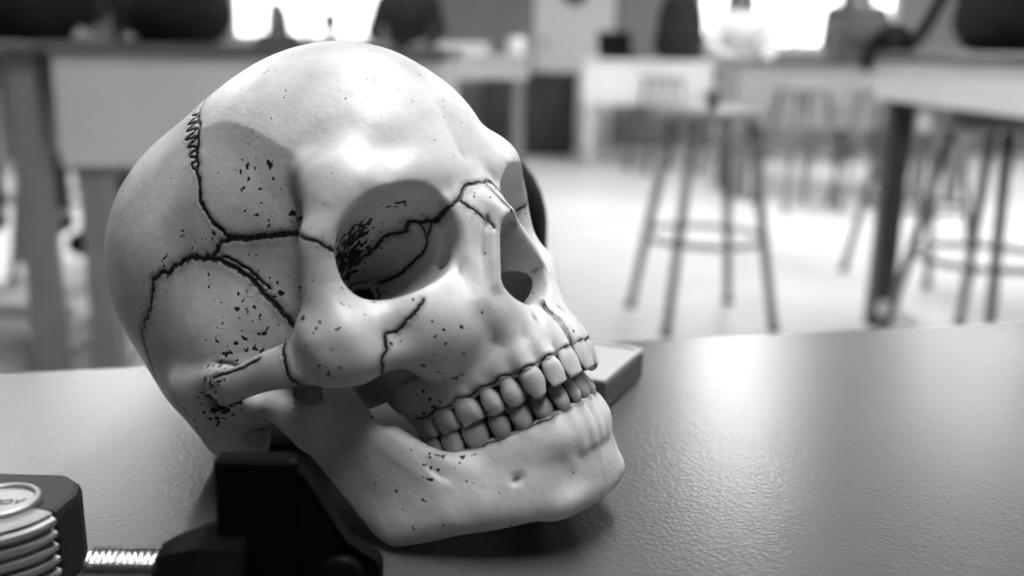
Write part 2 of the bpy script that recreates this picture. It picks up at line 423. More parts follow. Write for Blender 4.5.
# ---------- teeth ----------
TS = {'I1':(8.8,7.2,11),'I2':(7.2,6.4,10),'C':(7.9,8,10),'P1':(7.6,9,8.6),'P2':(7.6,9,8.2),'M1':(9.9,10.8,8.6),'M2':(9.7,10.6,8.6),'M3':(8.8,9.6,7.8),
      'i1':(5.7,6,9),'i2':(6.3,6.4,9),'c':(7.2,7.4,9.4),'p1':(7.4,7.8,8.6),'p2':(7.6,8.2,8.4),'m1':(9.9,10,8.8),'m2':(9.6,9.8,8.8),'m3':(8.8,9,8.4)}
def tooth(kind, x, y, n, upper, seed=0):
    rng = np.random.RandomState(seed)
    w, d, hgt = TS[kind]; a, b = w/2*1.0, d/2
    K = kind[0].upper(); nu, nv = 28, 15
    th = np.linspace(0, 2*np.pi, nu, endpoint=False)
    ex = {'I':2.35,'C':2.3,'P':2.4,'M':3.2}[K]
    cu = np.sign(np.cos(th))*np.abs(np.cos(th))**(2/ex); cv = np.sign(np.sin(th))*np.abs(np.sin(th))**(2/ex)
    V = []
    for j in range(nv):
        v = j/(nv-1)
        if j < nv-4:
            q = v/((nv-5)/(nv-1)); zz = q*.93
            if K == 'I': ww = np.interp(q,[0,.3,.65,1],[.66,.9,1,.80]); dd = np.interp(q,[0,.25,.6,1],[.86,1,.72,.40]); off = np.interp(q,[0,.4,1],[-.02,.04,-.02])
            elif K == 'C': ww = np.interp(q,[0,.35,.65,1],[.74,.96,1,.62]); dd = np.interp(q,[0,.3,.65,1],[.86,1,.8,.42]); off = np.interp(q,[0,.4,1],[0,.05,-.02])
            elif K == 'P': ww = np.interp(q,[0,.35,.7,1],[.76,.95,1,.78]); dd = np.interp(q,[0,.35,.7,1],[.86,1,.96,.72]); off = 0
            else: ww = np.interp(q,[0,.35,.7,1],[.82,.96,1,.88]); dd = np.interp(q,[0,.35,.7,1],[.9,1,.98,.82]); off = 0
            cap = 1
        else:
            s = (j-(nv-5))/4; cap = np.cos(s*np.pi/2*.96); zz = .93+.07*np.sin(s*np.pi/2)
        px = cu*a*ww*cap; py = cv*b*dd*cap+off*b*2
        pz = np.full(nu, zz*hgt)
        if K == 'M':
            cusp = .55*np.cos(2*th+np.pi)*0+.5*np.abs(np.sin(2*th))
            pz = pz+np.clip((zz-.6)/.4,0,1)*(cusp*cap-.9*(1-cap))
            px *= 1+.035*np.cos(4*th)*-1*np.clip((zz-.2)/.5,0,1)
            py += -np.clip(1-np.abs(px)/(a*.28),0,1)*np.sign(py)*.45*np.clip((zz-.3)/.5,0,1)
        if K in 'CP':
            pz = pz+np.clip((zz-.6)/.4,0,1)*((.7 if K == 'P' else 1.1)*(1-np.abs(px)/a)-.3)*(np.abs(cv)**.5 if K == 'P' else 1)
        # cervical line arches towards the root on the outer side
        pz = pz-(1-np.clip(zz/.35,0,1))*(.9*np.abs(cv)-.3)*1.0
        V.append(np.stack([px, py, pz], 1))
    V = np.concatenate(V)
    V *= 1+.018*rng.randn(3)
    Q = [(j*nu+i, j*nu+(i+1)%nu, (j+1)*nu+(i+1)%nu, (j+1)*nu+i) for j in range(nv-1) for i in range(nu)]
    Q = np.array(Q)
    # frame: px along arch tangent, py outward, pz towards the biting edge
    n3 = np.array([n[0], n[1], 0]); t3 = np.array([-n[1], n[0], 0])
    dn = -1. if upper else 1.
    front = K in 'IC'
    tipz = (-51.8 if front else np.interp(x, [49,60,77,85], [-48.4,-49.7,-51,-51.6])) if upper else (-50.8 if front else np.interp(x, [48,57,75,82], [-47.6,-48.6,-50.2,-50.8]))
    zb = tipz-dn*hgt
    tilt = (.20 if front else -.03) if upper else (.12 if front else -.12 if K == 'M' else -.04)
    tilt += .03*rng.randn()
    axz = np.array([n[0]*tilt, n[1]*tilt, dn]); axz /= np.linalg.norm(axz)
    n3 = n3-axz*(n3@axz); n3 /= np.linalg.norm(n3)
    rz = .07*rng.randn(); t3, n3 = t3*np.cos(rz)+n3*np.sin(rz), n3*np.cos(rz)-t3*np.sin(rz)
    mid = np.array([x, y, tipz-dn*hgt*.5])-n3*(b*.42 if front else b*.58)*1.0+np.array([n[0],n[1],0])*(b*.0)
    # put the outer face close to the bone edge
    P = mid+V[:,:1]*t3+V[:,1:2]*n3+(V[:,2:3]-hgt/2)*axz
    if np.dot(np.cross(P[Q[40][1]]-P[Q[40][0]], P[Q[40][2]]-P[Q[40][0]]), P[Q[40][0]]-P.mean(0)) < 0: Q = Q[:, ::-1]
    return P, Q
def teeth():
    out = []
    for row, upper in ((UP, True), (LOW, False)):
        nr = row_normals(row)
        for i, ((k, x, y), n) in enumerate(zip(row, nr)):
            P, Q = tooth(k, x, y, n, upper, i+10*upper)
            out.append((k, upper, 1, P, Q)); out.append((k, upper, -1, P*[1,-1,1], Q[:, ::-1]))
    return out
GRID = .56
# ------------------------------------------------------------------ materials used by the room
M['wall'] = grey('painted_wall', .22, .7, .05, 3)
M['wall_dark'] = grey('dark_wall', .03, .7, .05, 3)
M['wall_light'] = grey('pale_wall', .15, .7, .05, 3)
M['ceiling'] = grey('ceiling_tile', .12, .8, .06, 20)
M['floor'] = grey('vinyl_floor', .74, .38, .06, 2.5)
M['white_paint'] = grey('white_paint', .78, .45, .04, 5)
M['frame'] = grey('window_frame_paint', .6, .45, .05, 8)
M['daylight'] = glow('daylight_pane', .9, WINDOW_GLOW)
M['lamp'] = glow('lamp_diffuser', .9, CEILING_GLOW)
M['bench_top'] = grey('bench_worktop', .10, .35, .1, 20)
M['bench_panel'] = grey('bench_panel_laminate', .55, .45, .04, 4)
M['bench_white'] = grey('white_bench_laminate', .85, .4, .03, 4)
M['bench_grey'] = grey('grey_bench_laminate', .42, .45, .04, 4)
M['leg_grey'] = grey('grey_steel_leg', .20, .4, .06, 15)
M['leg_dark'] = grey('dark_steel_leg', .05, .4, .08, 15)
M['leg_white'] = grey('white_steel_leg', .7, .4, .05, 15)
M['stool_metal'] = grey('stool_steel', .17, .35, .1, 20, metal=.3)
M['stool_seat'] = grey('stool_seat_wood', .22, .45, .2, 12)
M['black_cloth'] = grey('black_cloth', .012, .9, .3, 40, bump=.3, bscale=300)
M['dark_cloth'] = grey('dark_cloth', .05, .9, .3, 40)
M['pale_cloth'] = grey('pale_cloth', .55, .9, .1, 30)
M['skin'] = grey('skin', .26, .55, .06, 30)
M['hair'] = grey('dark_hair', .015, .6, .4, 60)
M['cabinet'] = grey('dark_cabinet', .035, .5, .15, 8)
M['box_grey'] = grey('grey_case', .07, .5, .1, 10)
M['table_edge'] = grey('table_edge_band', .35, .45, .05, 20)
M['black_plastic'] = grey('black_plastic', .004, .5, .25, 90, bump=.1, bscale=900, spec=.05)
M['black_rubber'] = grey('black_rubber', .012, .6, .35, 200, bump=.5, bscale=1500)
M['silver'] = grey('satin_chrome', .36, .45, .08, 150, metal=.75)
M['steel'] = grey('bright_steel', .65, .22, .1, 200, metal=1)
M['ink'] = grey('dark_engraving', .07, .6, .1, 50)

def table_material():
    m, N, L, B = new_mat('grained_grey_laminate')
    tc = N.new('ShaderNodeTexCoord')
    no = N.new('ShaderNodeTexNoise'); no.inputs['Scale'].default_value = 9; no.inputs['Detail'].default_value = 5
    L.new(tc.outputs['Object'], no.inputs['Vector'])
    cr = N.new('ShaderNodeValToRGB'); cr.color_ramp.elements[0].color = g(.065); cr.color_ramp.elements[1].color = g(.09)
    L.new(no.outputs['Fac'], cr.inputs['Fac'])
    # hairline scratches: stretched noise, thresholded
    mp = N.new('ShaderNodeMapping'); mp.inputs['Scale'].default_value = (220, 9, 1); mp.inputs['Rotation'].default_value = (0, 0, .5)
    L.new(tc.outputs['Object'], mp.inputs['Vector'])
    sc = N.new('ShaderNodeTexNoise'); sc.inputs['Scale'].default_value = 1; sc.inputs['Detail'].default_value = 2; L.new(mp.outputs[0], sc.inputs['Vector'])
    sr = N.new('ShaderNodeValToRGB'); sr.color_ramp.elements[0].position = .74; sr.color_ramp.elements[1].position = .80
    sr.color_ramp.elements[0].color = g(0); sr.color_ramp.elements[1].color = g(1); L.new(sc.outputs['Fac'], sr.inputs['Fac'])
    # specks of dirt
    sp = N.new('ShaderNodeTexNoise'); sp.inputs['Scale'].default_value = 160; sp.inputs['Detail'].default_value = 1; L.new(tc.outputs['Object'], sp.inputs['Vector'])
    pr = N.new('ShaderNodeValToRGB'); pr.color_ramp.elements[0].position = .79; pr.color_ramp.elements[1].position = .81
    pr.color_ramp.elements[0].color = g(0); pr.color_ramp.elements[1].color = g(1); L.new(sp.outputs['Fac'], pr.inputs['Fac'])
    mx = N.new('ShaderNodeMix'); mx.data_type = 'RGBA'; L.new(pr.outputs['Color'], mx.inputs[0]); L.new(cr.outputs['Color'], mx.inputs[6]); mx.inputs[7].default_value = g(.02)
    m2 = N.new('ShaderNodeMix'); m2.data_type = 'RGBA'; L.new(sr.outputs['Color'], m2.inputs[0]); L.new(mx.outputs[2], m2.inputs[6]); m2.inputs[7].default_value = g(.16)
    L.new(m2.outputs[2], B.inputs['Base Color'])
    vo = N.new('ShaderNodeTexVoronoi'); vo.inputs['Scale'].default_value = 520; L.new(tc.outputs['Object'], vo.inputs['Vector'])
    n2 = N.new('ShaderNodeTexNoise'); n2.inputs['Scale'].default_value = 700; n2.inputs['Detail'].default_value = 2; L.new(tc.outputs['Object'], n2.inputs['Vector'])
    ad = N.new('ShaderNodeMath'); ad.operation = 'MULTIPLY_ADD'; ad.inputs[1].default_value = .6; L.new(n2.outputs['Fac'], ad.inputs[0]); L.new(vo.outputs['Distance'], ad.inputs[2])
    bp = N.new('ShaderNodeBump'); bp.inputs['Strength'].default_value = .13; bp.inputs['Distance'].default_value = .0006
    L.new(ad.outputs[0], bp.inputs['Height']); L.new(bp.outputs['Normal'], B.inputs['Normal'])
    B.inputs['Roughness'].default_value = .275; B.inputs['Specular IOR Level'].default_value = .40
    return m
M['table'] = table_material()

# ------------------------------------------------------------------ room shell
def slab(name, *b, mat='wall'):
    o = MB().box(*b).build(name, M[mat]); tag(o, kind='structure'); return o
slab('floor', XL, XR, YF, YB, FLOOR-.1, FLOOR, mat='floor')
slab('ceiling', XL, XR, YF, YB, CEIL, CEIL+.1, mat='ceiling')
slab('wall_left', XL-.1, XL, YF, YB, FLOOR, CEIL, mat='wall_dark')
slab('wall_front', XL, XR, YF-.1, YF, FLOOR, CEIL, mat='wall_dark')
# back wall with window and door openings: x0, x1, z0, z1
WIN = [(-2.72, -1.27, .22, 1.6), (1.72, 3.62, .22, 1.6)]
DOOR = (.17, .93, FLOOR, 1.3)
def wall_with_holes(name, holes, along, pos, th, mat):
    xs = sorted({v for h in holes for v in h[:2]} | set(along)); zs = sorted({v for h in holes for v in h[2:]} | {FLOOR, CEIL})
    mb = MB()
    for a, b in zip(xs[:-1], xs[1:]):
        for c, d in zip(zs[:-1], zs[1:]):
            if any(h[0] <= a and b <= h[1] and h[2] <= c and d <= h[3] for h in holes): continue
            if name == 'wall_back': mb.box(a, b, pos, pos+th, c, d)
            else: mb.box(pos, pos+th, a, b, c, d)
    o = mb.build(name, M[mat]); return tag(o, kind='structure')
wall_with_holes('wall_back', WIN+[DOOR], (XL, XR), YB, .15, 'wall')
RW = [(2.9, 5.2, .25, 1.7)]  # unseen window, added to light the room from the right
wall_with_holes('wall_right', RW, (YF, YB), XR, .15, 'wall_light')
def window(idx, x0, x1, z0, z1, back=True, pos=YB):
    root = empty('window_%d' % idx, ((x0+x1)/2, pos+.06, z0) if back else (pos+.06, (x0+x1)/2, z0), 0 if back else -math.pi/2)
    tag(root, kind='structure')
    w = (x1-x0)/2; h = z1-z0; mb = MB(); t = .05
    mb.box(-w, w, -.03, .03, 0, t).box(-w, w, -.03, .03, h-t, h).box(-w, -w+t, -.03, .03, t, h-t).box(w-t, w, -.03, .03, t, h-t)
    mb.build('window_frame', M['frame'], root)
    n = 2 if back else 3
    for k in range(1, n):
        x = -w+2*w*k/n; MB().box(x-.025, x+.025, -.028, .028, t, h-t).build('mullion', M['frame'], root)
    for k in range(n):
        a = -w+2*w*k/n+(t if k == 0 else .025); b = -w+2*w*(k+1)/n-(t if k == n-1 else .025)
        MB().box(a, b, .0, .01, t, h-t).build('pane', M['daylight'], root)
    MB().box(-w-.03, w+.03, -.14, -.03, -.03, .0).build('window_sill', M['frame'], root)
n = 0
for h in WIN: n += 1; window(n, *h)
for h in RW: n += 1; window(n, *h, back=False, pos=XR)
d = empty('door_1', ((DOOR[0]+DOOR[1])/2, YB+.05, FLOOR)); tag(d, kind='structure')
MB().box(-.34, .34, -.02, .02, 0, 2.0, .005).build('door_leaf', M['white_paint'], d)
MB().box(-.38, -.34, -.06, .06, 0, 2.05).box(.34, .38, -.06, .06, 0, 2.05).box(-.34, .34, -.06, .06, 2.0, 2.05).build('door_frame', M['white_paint'], d)
mb = MB(); mb.lathe([(0, 0), (.13, 0), (.13, .02), (0, .02)], n=28)
o = mb.build('round_window', M['cabinet'], d); o.rotation_euler = (math.pi/2, 0, 0); o.location = (0, -.015, 1.47)
o = MB().lathe([(0, 0), (.018, 0), (.018, .04), (.03, .045), (.03, .07), (0, .075)], n=16).build('door_handle', M['steel'], d); o.rotation_euler = (math.pi/2, 0, 0); o.location = (-.28, -.02, 1.0)
for nm, b in (('baseboard_back', (XL, DOOR[0], YB-.015, YB, FLOOR, FLOOR+.1)), ('baseboard_left', (XL, XL+.015, YF, YB, FLOOR, FLOOR+.1)), ('baseboard_right', (XR-.015, XR, YF, YB, FLOOR, FLOOR+.1))):
    slab(nm, *b, mat='leg_grey')

# ceiling lamps; the last two are unseen, added to lighten bench and floor
LAMPS = [(-2.5, 6.1), (1.42, 6.1), (3.3, 6.9), (.25, .50), (-2.5, 3.4), (3.3, 3.3)]
proto = None
for i, (x, y) in enumerate(LAMPS):
    if proto is None:
        r = empty('ceiling_light', (0, 0, 0))
        mb = MB(); w, l = .15, 1.1
        mb.box(-w-.03, w+.03, -l-.03, -l, -.05, 0).box(-w-.03, w+.03, l, l+.03, -.05, 0).box(-w-.03, -w, -l, l, -.05, 0).box(w, w+.03, -l, l, -.05, 0)
        mb.build('lamp_frame', M['white_paint'], r)
        MB().box(-w, w, -l, l, -.035, -.02).build('diffuser', M['lamp'], r)
        proto = r
    else: r = copy_tree(proto)
    r.location = (x, y, CEIL)
    tag(r, 'rectangular white ceiling light panel with glowing diffuser', 'ceiling light', 'ceiling light panels')

# ------------------------------------------------------------------ the table the skull stands on
TA = math.atan2(.612-.473, .3335+.2613)
tb = empty('work_table', (.02, .17, FLOOR), TA)
tag(tb, 'grey laminate work table with grained top holding the skull', 'table')
# far edge line in the table frame
_c, _s = math.cos(TA), math.sin(TA)
def to_tb(x, y): x -= .02; y -= .17; return (x*_c+y*_s, -x*_s+y*_c)
fe = to_tb(.0775, .5487)[1]
TH = -FLOOR
MB().box(-1.0, 1.0, fe-.8, fe, TH-.03, TH, .0015).build('table_top', M['table'], tb)
MB().box(-.92, .92, fe-.74, fe-.72, TH-.11, TH-.03).box(-.92, .92, fe-.08, fe-.06, TH-.11, TH-.03).build('apron', M['leg_grey'], tb)
for sx in (-.92, .92):
    for yy in (fe-.74, fe-.06): MB().box(sx-.025, sx+.025, yy-.025, yy+.025, 0, TH-.03, .004).build('leg', M['leg_grey'], tb)

# ------------------------------------------------------------------ lab benches and stools of the room
def bench(x0, x1, y0, y1, ztop, apron, top, panel, leg, label, lw=.075, stretch=True, thick=.03, pin=.02, lin=.045):
    r = empty('lab_bench', ((x0+x1)/2, (y0+y1)/2, FLOOR)); tag(r, label, 'bench', 'lab benches')
    w, d, h = (x1-x0)/2, (y1-y0)/2, ztop-FLOOR
    MB().box(-w, w, -d, d, h-thick, h, .004).build('worktop', M[top], r)
    i = .02
    for b in ((-w+i, w-pin, -d+i, -d+i+.02), (-w+i, w-pin, d-i-.02, d-i), (-w+i, -w+i+.02, -d+i+.02, d-i-.02), (w-pin-.02, w-pin, -d+i+.02, d-i-.02)):
        MB().box(*b, h-thick-apron, h-thick).build('panel', M[panel], r)
    for sx in (-1, 1):
        for sy in (-1, 1):
            x = sx*(w-lin-lw/2); y = sy*(d-.045-lw/2)
            MB().box(x-lw/2, x+lw/2, y-lw/2, y+lw/2, 0, h-thick, .006).build('leg', M[leg], r)
    if stretch:
        for sx in (-1, 1):
            x = sx*(w-.045-lw/2); MB().box(x-.022, x+.022, -d+.08+lw/2, d-.08-lw/2, .05, .10, .004).build('foot_rail', M['leg_white'], r)
        MB().box(-w+.1+lw/2, w-.1-lw/2, -.02, .02, .09, .13, .004).build('foot_rail', M['leg_white'], r)
    return r
bench(-2.75, -1.205, 2.50, 3.25, .166, .28, 'bench_top', 'bench_panel', 'leg_grey', 'pale panelled lab bench with black coated students leaning on it', pin=.14, lin=.03)
bench(-1.19, -.17, 2.50, 3.25, .166, .28, 'bench_top', 'bench_panel', 'leg_grey', 'pale panelled lab bench half hidden by the skull')
bench(1.20, 2.6, 1.3, 3.38, .178, .12, 'bench_top', 'bench_white', 'leg_dark', 'white fronted lab bench with a dark top and a black bag on it')
MB().box(-.58, .55, -.74, .66, .745, .78, .004).build('drawer', M['leg_dark'], bpy.data.objects['lab_bench.002'])
bench(.53, 1.86, 8.05, 8.75, .11, .33, 'bench_white', 'bench_white', 'leg_white', 'low white lab bench near the white door')
bench(1.40, 2.95, 6.3, 7.0, .135, .40, 'bench_top', 'bench_grey', 'leg_grey', 'grey fronted lab bench under the bright window with a dark case on it', stretch=False)
bench(-1.0, .1, 6.2, 6.9, .14, .12, 'bench_panel', 'bench_panel', 'leg_grey', 'small pale lab bench in front of the dark cabinet', stretch=False)
bench(-3.4, -1.3, 6.9, 7.6, .15, .25, 'bench_top', 'bench_panel', 'leg_grey', 'far lab bench under the window behind the skull', stretch=False)

def stool_proto():
    r = empty('lab_stool', (0, 0, 0)); H = .735
    MB().lathe([(0, H-.035), (.17, H-.035), (.185, H-.025), (.185, H-.008), (.175, H), (0, H-.004)], n=36).build('seat', M['stool_seat'], r, True)
    for k in range(4):
        a = math.pi/4+k*math.pi/2; c, s = math.cos(a), math.sin(a)
        MB().tube([(c*.14, s*.14, H-.036), (c*.27, s*.27, .012)], [.017, .015], 10).build('leg', M['stool_metal'], r, True)
        MB().lathe([(0, 0), (.02, 0), (.02, .02), (0, .022)], (c*.272, s*.272, 0), 12).build('foot', M['leg_dark'], r)
    MB().tube([(math.cos(t)*.211, math.sin(t)*.211, .30) for t in np.linspace(0, 2*math.pi, 36, endpoint=False)], .011, 8, True).build('foot_ring', M['stool_metal'], r, True)
    return r
SP = stool_proto(); first = True
STOOLS = [(.665, 3.34, .20, 'round lab stool standing alone in the open floor, facing the white benches'),
          (1.50, 3.05, .5, 'round lab stool tucked under the white fronted bench at its corner leg'),
          (1.95, 2.5, .1, 'round lab stool under the middle of the white fronted bench'),
          (2.25, 3.1, .9, 'round lab stool deep under the far side of the white fronted bench'),
          (1.72, 4.15, .7, 'round lab stool behind the white fronted bench, out in the open'),
          (1.75, 6.03, .3, 'round lab stool before the grey fronted bench, under its dark case end'),
          (2.25, 6.05, .6, 'round lab stool before the grey fronted bench, next to another stool'),
          (1.15, 7.75, .3, 'round lab stool before the low white bench near the door'),
          (-1.33, 3.70, .2, 'round lab stool under the black coated person leaning on the bench'),
          (-1.86, 3.98, .4, 'round lab stool under the long haired person in black')]
for x, y, rz, lab in STOOLS:
    s = SP if first else copy_tree(SP); first = False
    s.location = (x, y, FLOOR); s.rotation_euler = (0, 0, rz); tag(s, lab, 'stool', 'lab stools')

# dark cabinet by the back wall
cb = empty('storage_cabinet', (.12, 9.1, FLOOR)); tag(cb, 'dark low storage cabinet against the grey back wall', 'cabinet')
MB().box(-.42, .42, -.28, .28, .05, .70, .006).build('body', M['cabinet'], cb)
for sx in (-1, 1):
    dd = MB().box(min(sx*.01, sx*.40), max(sx*.01, sx*.40), -.305, -.281, .08, .67, .003).build('door', M['cabinet'], cb)
    MB().box(sx*.05-.006, sx*.05+.006, -.325, -.306, .36, .48, .002).build('handle', M['leg_grey'], dd)
MB().box(-.40, .40, -.26, .26, 0, .05).build('plinth', M['leg_dark'], cb)
MB().box(-.44, .44, -.31, .29, .70, .73, .003).build('cabinet_top', M['box_grey'], cb)

# ------------------------------------------------------------------ bags and cases in the background
def backpack(loc, rz, sc, label):
    f = Field((-.22*1000, 0, -10), (.16*1000, 190, 480), 9)
    f.ell((0, 0, 200), (95, 145, 215), 0); f.ell((0, 0, 90), (105, 160, 110), 40)
    f.ell((-75, 0, 120), (60, 115, 100), 30); f.tube([(0, 0, 400), (0, 40, 440)], [14, 12], 10)
    P, Q = f.mesh(); P[:, 2] = np.maximum(P[:, 2], 0)
    r = empty('backpack', loc, rz); tag(r, label, 'bag', 'bags on the benches')
    mesh_obj('bag_body', P/1000*sc, Q, M['black_cloth'], r, True)
    f = Field((-160, 0, 40), (-90, 140, 240), 7); f.ell((-118, 0, 118), (26, 92, 72), 0)
    P, Q = f.mesh(); mesh_obj('front_pocket', P/1000*sc, Q, M['black_cloth'], r, True)
    for s in (-1, 1):
        MB().tube([(.08*sc, s*.08*sc, .36*sc), (.13*sc, s*.09*sc, .30*sc), (.14*sc, s*.10*sc, .16*sc), (.10*sc, s*.11*sc, .05*sc)], .014*sc, 8).build('shoulder_strap', M['black_cloth'], r, True)
    return r
HP = math.pi/2
backpack((1.37, 8.42, .11), HP+.1, 1.4, 'rounded black backpack standing on the low white bench')
backpack((1.375, 2.80, .178), HP-.2, 1.0, 'large black bag on the dark topped bench with the white front')
backpack((-1.0, 2.98, .166), HP+.2, 1.0, 'bulky black backpack on the panelled bench half hidden by the skull')
backpack((-1.42, 2.92, .166), HP-.2, 1.1, 'wide black backpack at the end of the pale bench with the students')
cs = empty('equipment_case', (2.24, 6.6, .135)); tag(cs, 'dark grey square equipment case on the grey fronted bench', 'case')
MB().box(-.175, .175, -.13, .13, 0, .15, .008).build('case_body', M['box_grey'], cs)
MB().box(-.175, .175, -.13, .13, .153, .225, .008).build('case_lid', M['box_grey'], cs)
MB().tube([(-.06, -.131, .10), (-.06, -.155, .10), (.06, -.155, .10), (.06, -.131, .10)], .008, 8).build('handle', M['black_plastic'], cs)
for s in (-1, 1): MB().box(s*.11-.015, s*.11+.015, -.137, -.13, .13, .175).build('latch', M['steel'], cs)
lp = empty('laptop', (.86, 8.3, .11), .25); tag(lp, 'black open laptop on the low white bench end', 'laptop')
MB().box(-.15, .15, -.11, .11, 0, .018, .003).build('keyboard_base', M['black_plastic'], lp)
MB().box(-.15, .15, -.005, .005, 0, .21, .003, Matrix.Translation((0, .11, .02)) @ Matrix.Rotation(-.25, 4, 'X')).build('screen', M['black_plastic'], lp)
cup = empty('tumbler', (.655, 3.30, FLOOR+.735)); tag(cup, 'small dark tumbler on the seat of the lone stool', 'cup')
MB().lathe([(0, 0), (.018, 0), (.023, .06), (.021, .06), (.017, .006), (0, .006)], n=20).build('cup_body', M['box_grey'], cup, True)
MB().lathe([(.0215, .055), (.0245, .055), (.0245, .062), (.0215, .062), (.0215, .055)], n=20).build('rim', M['leg_grey'], cup, True)
bt = empty('wash_bottle', (1.93, 6.62, .135)); tag(bt, 'small thin necked bottle beside the dark equipment case', 'bottle')
MB().lathe([(0, 0), (.022, 0), (.024, .01), (.024, .055), (.008, .075), (.008, .10), (0, .10)], n=20).build('bottle_body', M['leg_grey'], bt, True)
MB().tube([(0, 0, .10), (0, 0, .118), (-.02, 0, .124), (-.04, 0, .118)], .005, 8).build('spout', M['leg_dark'], bt, True)
pp = empty('paper_stack', (-.35, 6.45, .14), .2); tag(pp, 'stack of white papers on the small pale bench', 'papers')
for k in range(6): MB().box(-.15+.008*(k % 3), .15+.008*(k % 3), -.105, .105, k*.012, k*.012+.011).build('sheaf', M['white_paint'], pp)
pp = empty('mug', (.0, 6.4, .14)); tag(pp, 'white mug on the edge of the small pale bench', 'mug')
MB().lathe([(0, 0), (.045, 0), (.05, .01), (.05, .11), (.046, .11), (.044, .012), (0, .012)], n=24).build('mug_body', M['white_paint'], pp, True)
MB().tube([(.048, 0, .09), (.075, 0, .088), (.085, 0, .06), (.075, 0, .03), (.048, 0, .026)], .007, 8).build('handle', M['white_paint'], pp, True)
st = MB().tube(arch([(1.40, 3.12, .199), (1.38, 3.16, .36), (1.37, 3.2, .42), (1.345, 3.24, .33), (1.29, 3.27, .21), (1.22, 3.29, .205), (1.17, 3.30, .19), (1.155, 3.30, .13), (1.15, 3.28, .17), (1.16, 3.26, .215), (1.21, 3.22, .25), (1.27, 3.18, .20)], 60), .02, 10).build('bag_strap', M['black_cloth'], None, True)
tag(st, 'black webbing strap looped over the corner of the white fronted bench', 'strap')

# ------------------------------------------------------------------ people in the background (seated, arms on the bench)
def body_field(h, g0=0, parts='htal'):
    f = Field((-170, 0, -10), (520, 330, 1640), h)
    if 't' in parts:
        f.ell((0, 0, 840), (115+g0, 160+g0, 105+g0), 0); f.ell((5, 0, 1000), (100+g0, 140+g0, 190), 40); f.ell((20, 0, 1150), (110+g0, 165+g0, 150), 50)
        f.tube([(5, 0, 1265), (0, 165, 1245)], [60+g0, 58+g0], 40)
    if 'h' in parts:
        f.tube([(10, 0, 1290), (25, 0, 1400)], [54, 50], 25)
        f.ell((35, 0, 1500), (96, 75, 112), 20); f.ell((72, 0, 1435), (48, 50, 52), 25)
        f.tube([(124, 0, 1500), (141, 0, 1468)], [8, 14], 10); f.ell((28, 77, 1485), (20, 10, 32), 6)
        f.ell((128, 32, 1503), (14, 17, 11), 8, sub=True); f.ell((116, 32, 1503), (13, 13, 11), 3)
        f.tube([(126, 0, 1432), (118, 24, 1434)], [5, 4], 4, sub=True); f.tube([(122, 0, 1424), (114, 22, 1428)], [7, 4], 5)
    if 'a' in parts:
        f.tube([(0, 185, 1235), (110, 245, 1035), (320, 150, 962)], [54+g0, 43+g0, 32+g0], 20)
    if 'n' in parts:
        f.tube([(310, 155, 962), (365, 135, 950)], [29, 26], 15)
        f.ell((395, 122, 946), (46, 40, 17), 12)
        for k in range(4): f.tube([(425, 92+k*21, 946), (462-abs(k-1.3)*6, 82+k*21, 940), (488-abs(k-1.3)*9, 76+k*20, 930)], [10, 9.5, 8.5], 4)
        f.tube([(380, 92, 944), (405, 66, 938), (428, 54, 934)], [12, 10, 9], 6)
    if 'l' in parts:
        f.tube([(0, 90, 815), (330, 125, 790)], [88+g0, 66+g0], 30); f.tube([(335, 125, 785), (330, 125, 430), (310, 125, 330)], [62+g0, 50+g0, 44+g0], 25)
    if 'f' in parts:
        f.tube([(312, 125, 340), (300, 125, 300)], [42, 40], 10); f.ell((360, 128, 270), (125, 46, 34), 20); f.ell((300, 125, 290), (48, 42, 45), 15)
    return f
def hair_field(h, long_):
    f = Field((-170, 0, 1100), (200, 200, 1660), h)
    f.ell((22, 0, 1520), (104, 88, 112), 0)
    if long_: f.tube([(-20, 50, 1500), (-30, 75, 1350), (-20, 85, 1200)], [52, 46, 30], 25); f.tube([(-50, 0, 1450), (-60, 0, 1220)], [60, 50], 25)
    f.ell((110, 0, 1462), (66, 62, 92), 8, sub=True)
    return f
PERSON = {}
def person_mesh(key, field):
    if key not in PERSON: PERSON[key] = field.mesh()
    P, Q = PERSON[key]; return P, Q
def person(loc, rz, sc, coat, long_, label):
    r = empty('person', loc, rz); tag(r, label, 'person', 'students in the room')
    r.scale = (sc, sc, sc)
    for nm, key, mk, mat in (('body', 'body', lambda: body_field(9, -6, 'htanlf'), 'skin'), ('jacket', 'jacket', lambda: body_field(11, 9, 'ta'), coat),
                             ('trousers', 'trousers', lambda: body_field(11, 7, 'l'), 'dark_cloth'), ('hair', 'hair%d' % long_, lambda: hair_field(9, long_), 'hair')):
        if key not in PERSON:
            P, Q = mk().mesh(); PERSON[key] = mesh_obj(nm, P/1000, Q, M[mat], r, True); o = PERSON[key]
        else:
            o = bpy.data.objects.new(nm, PERSON[key].data); col.objects.link(o); o.parent = r
        o.material_slots[0].link = 'OBJECT'; o.material_slots[0].material = M[mat]
    for s in (-1, 1):
        sh = MB().box(.27, .49, s*.128-.048, s*.128+.048, .215, .29, .02).build('shoe', M['black_plastic'], r)
    return r
def seat_for(x, y, sc, lab):
    s = copy_tree(SP); s.location = (x, y, FLOOR); s.rotation_euler = (0, 0, .3); s.scale = (sc, sc, sc); tag(s, lab, 'stool', 'lab stools')
person((-1.33, 3.70, FLOOR), -HP, 1.0, 'black_cloth', 0, 'person in a black coat leaning on the pale panelled bench')
person((-1.86, 3.98, FLOOR), -HP, 1.0, 'black_cloth', 1, 'person in a black coat with long hair at the pale panelled bench')
person((-1.93, 8.15, FLOOR), -HP, .78, 'dark_cloth', 1, 'person with long dark hair against the bright window, above the skull'); seat_for(-1.93, 8.15, .8, 'round stool under the person with long dark hair by the window')
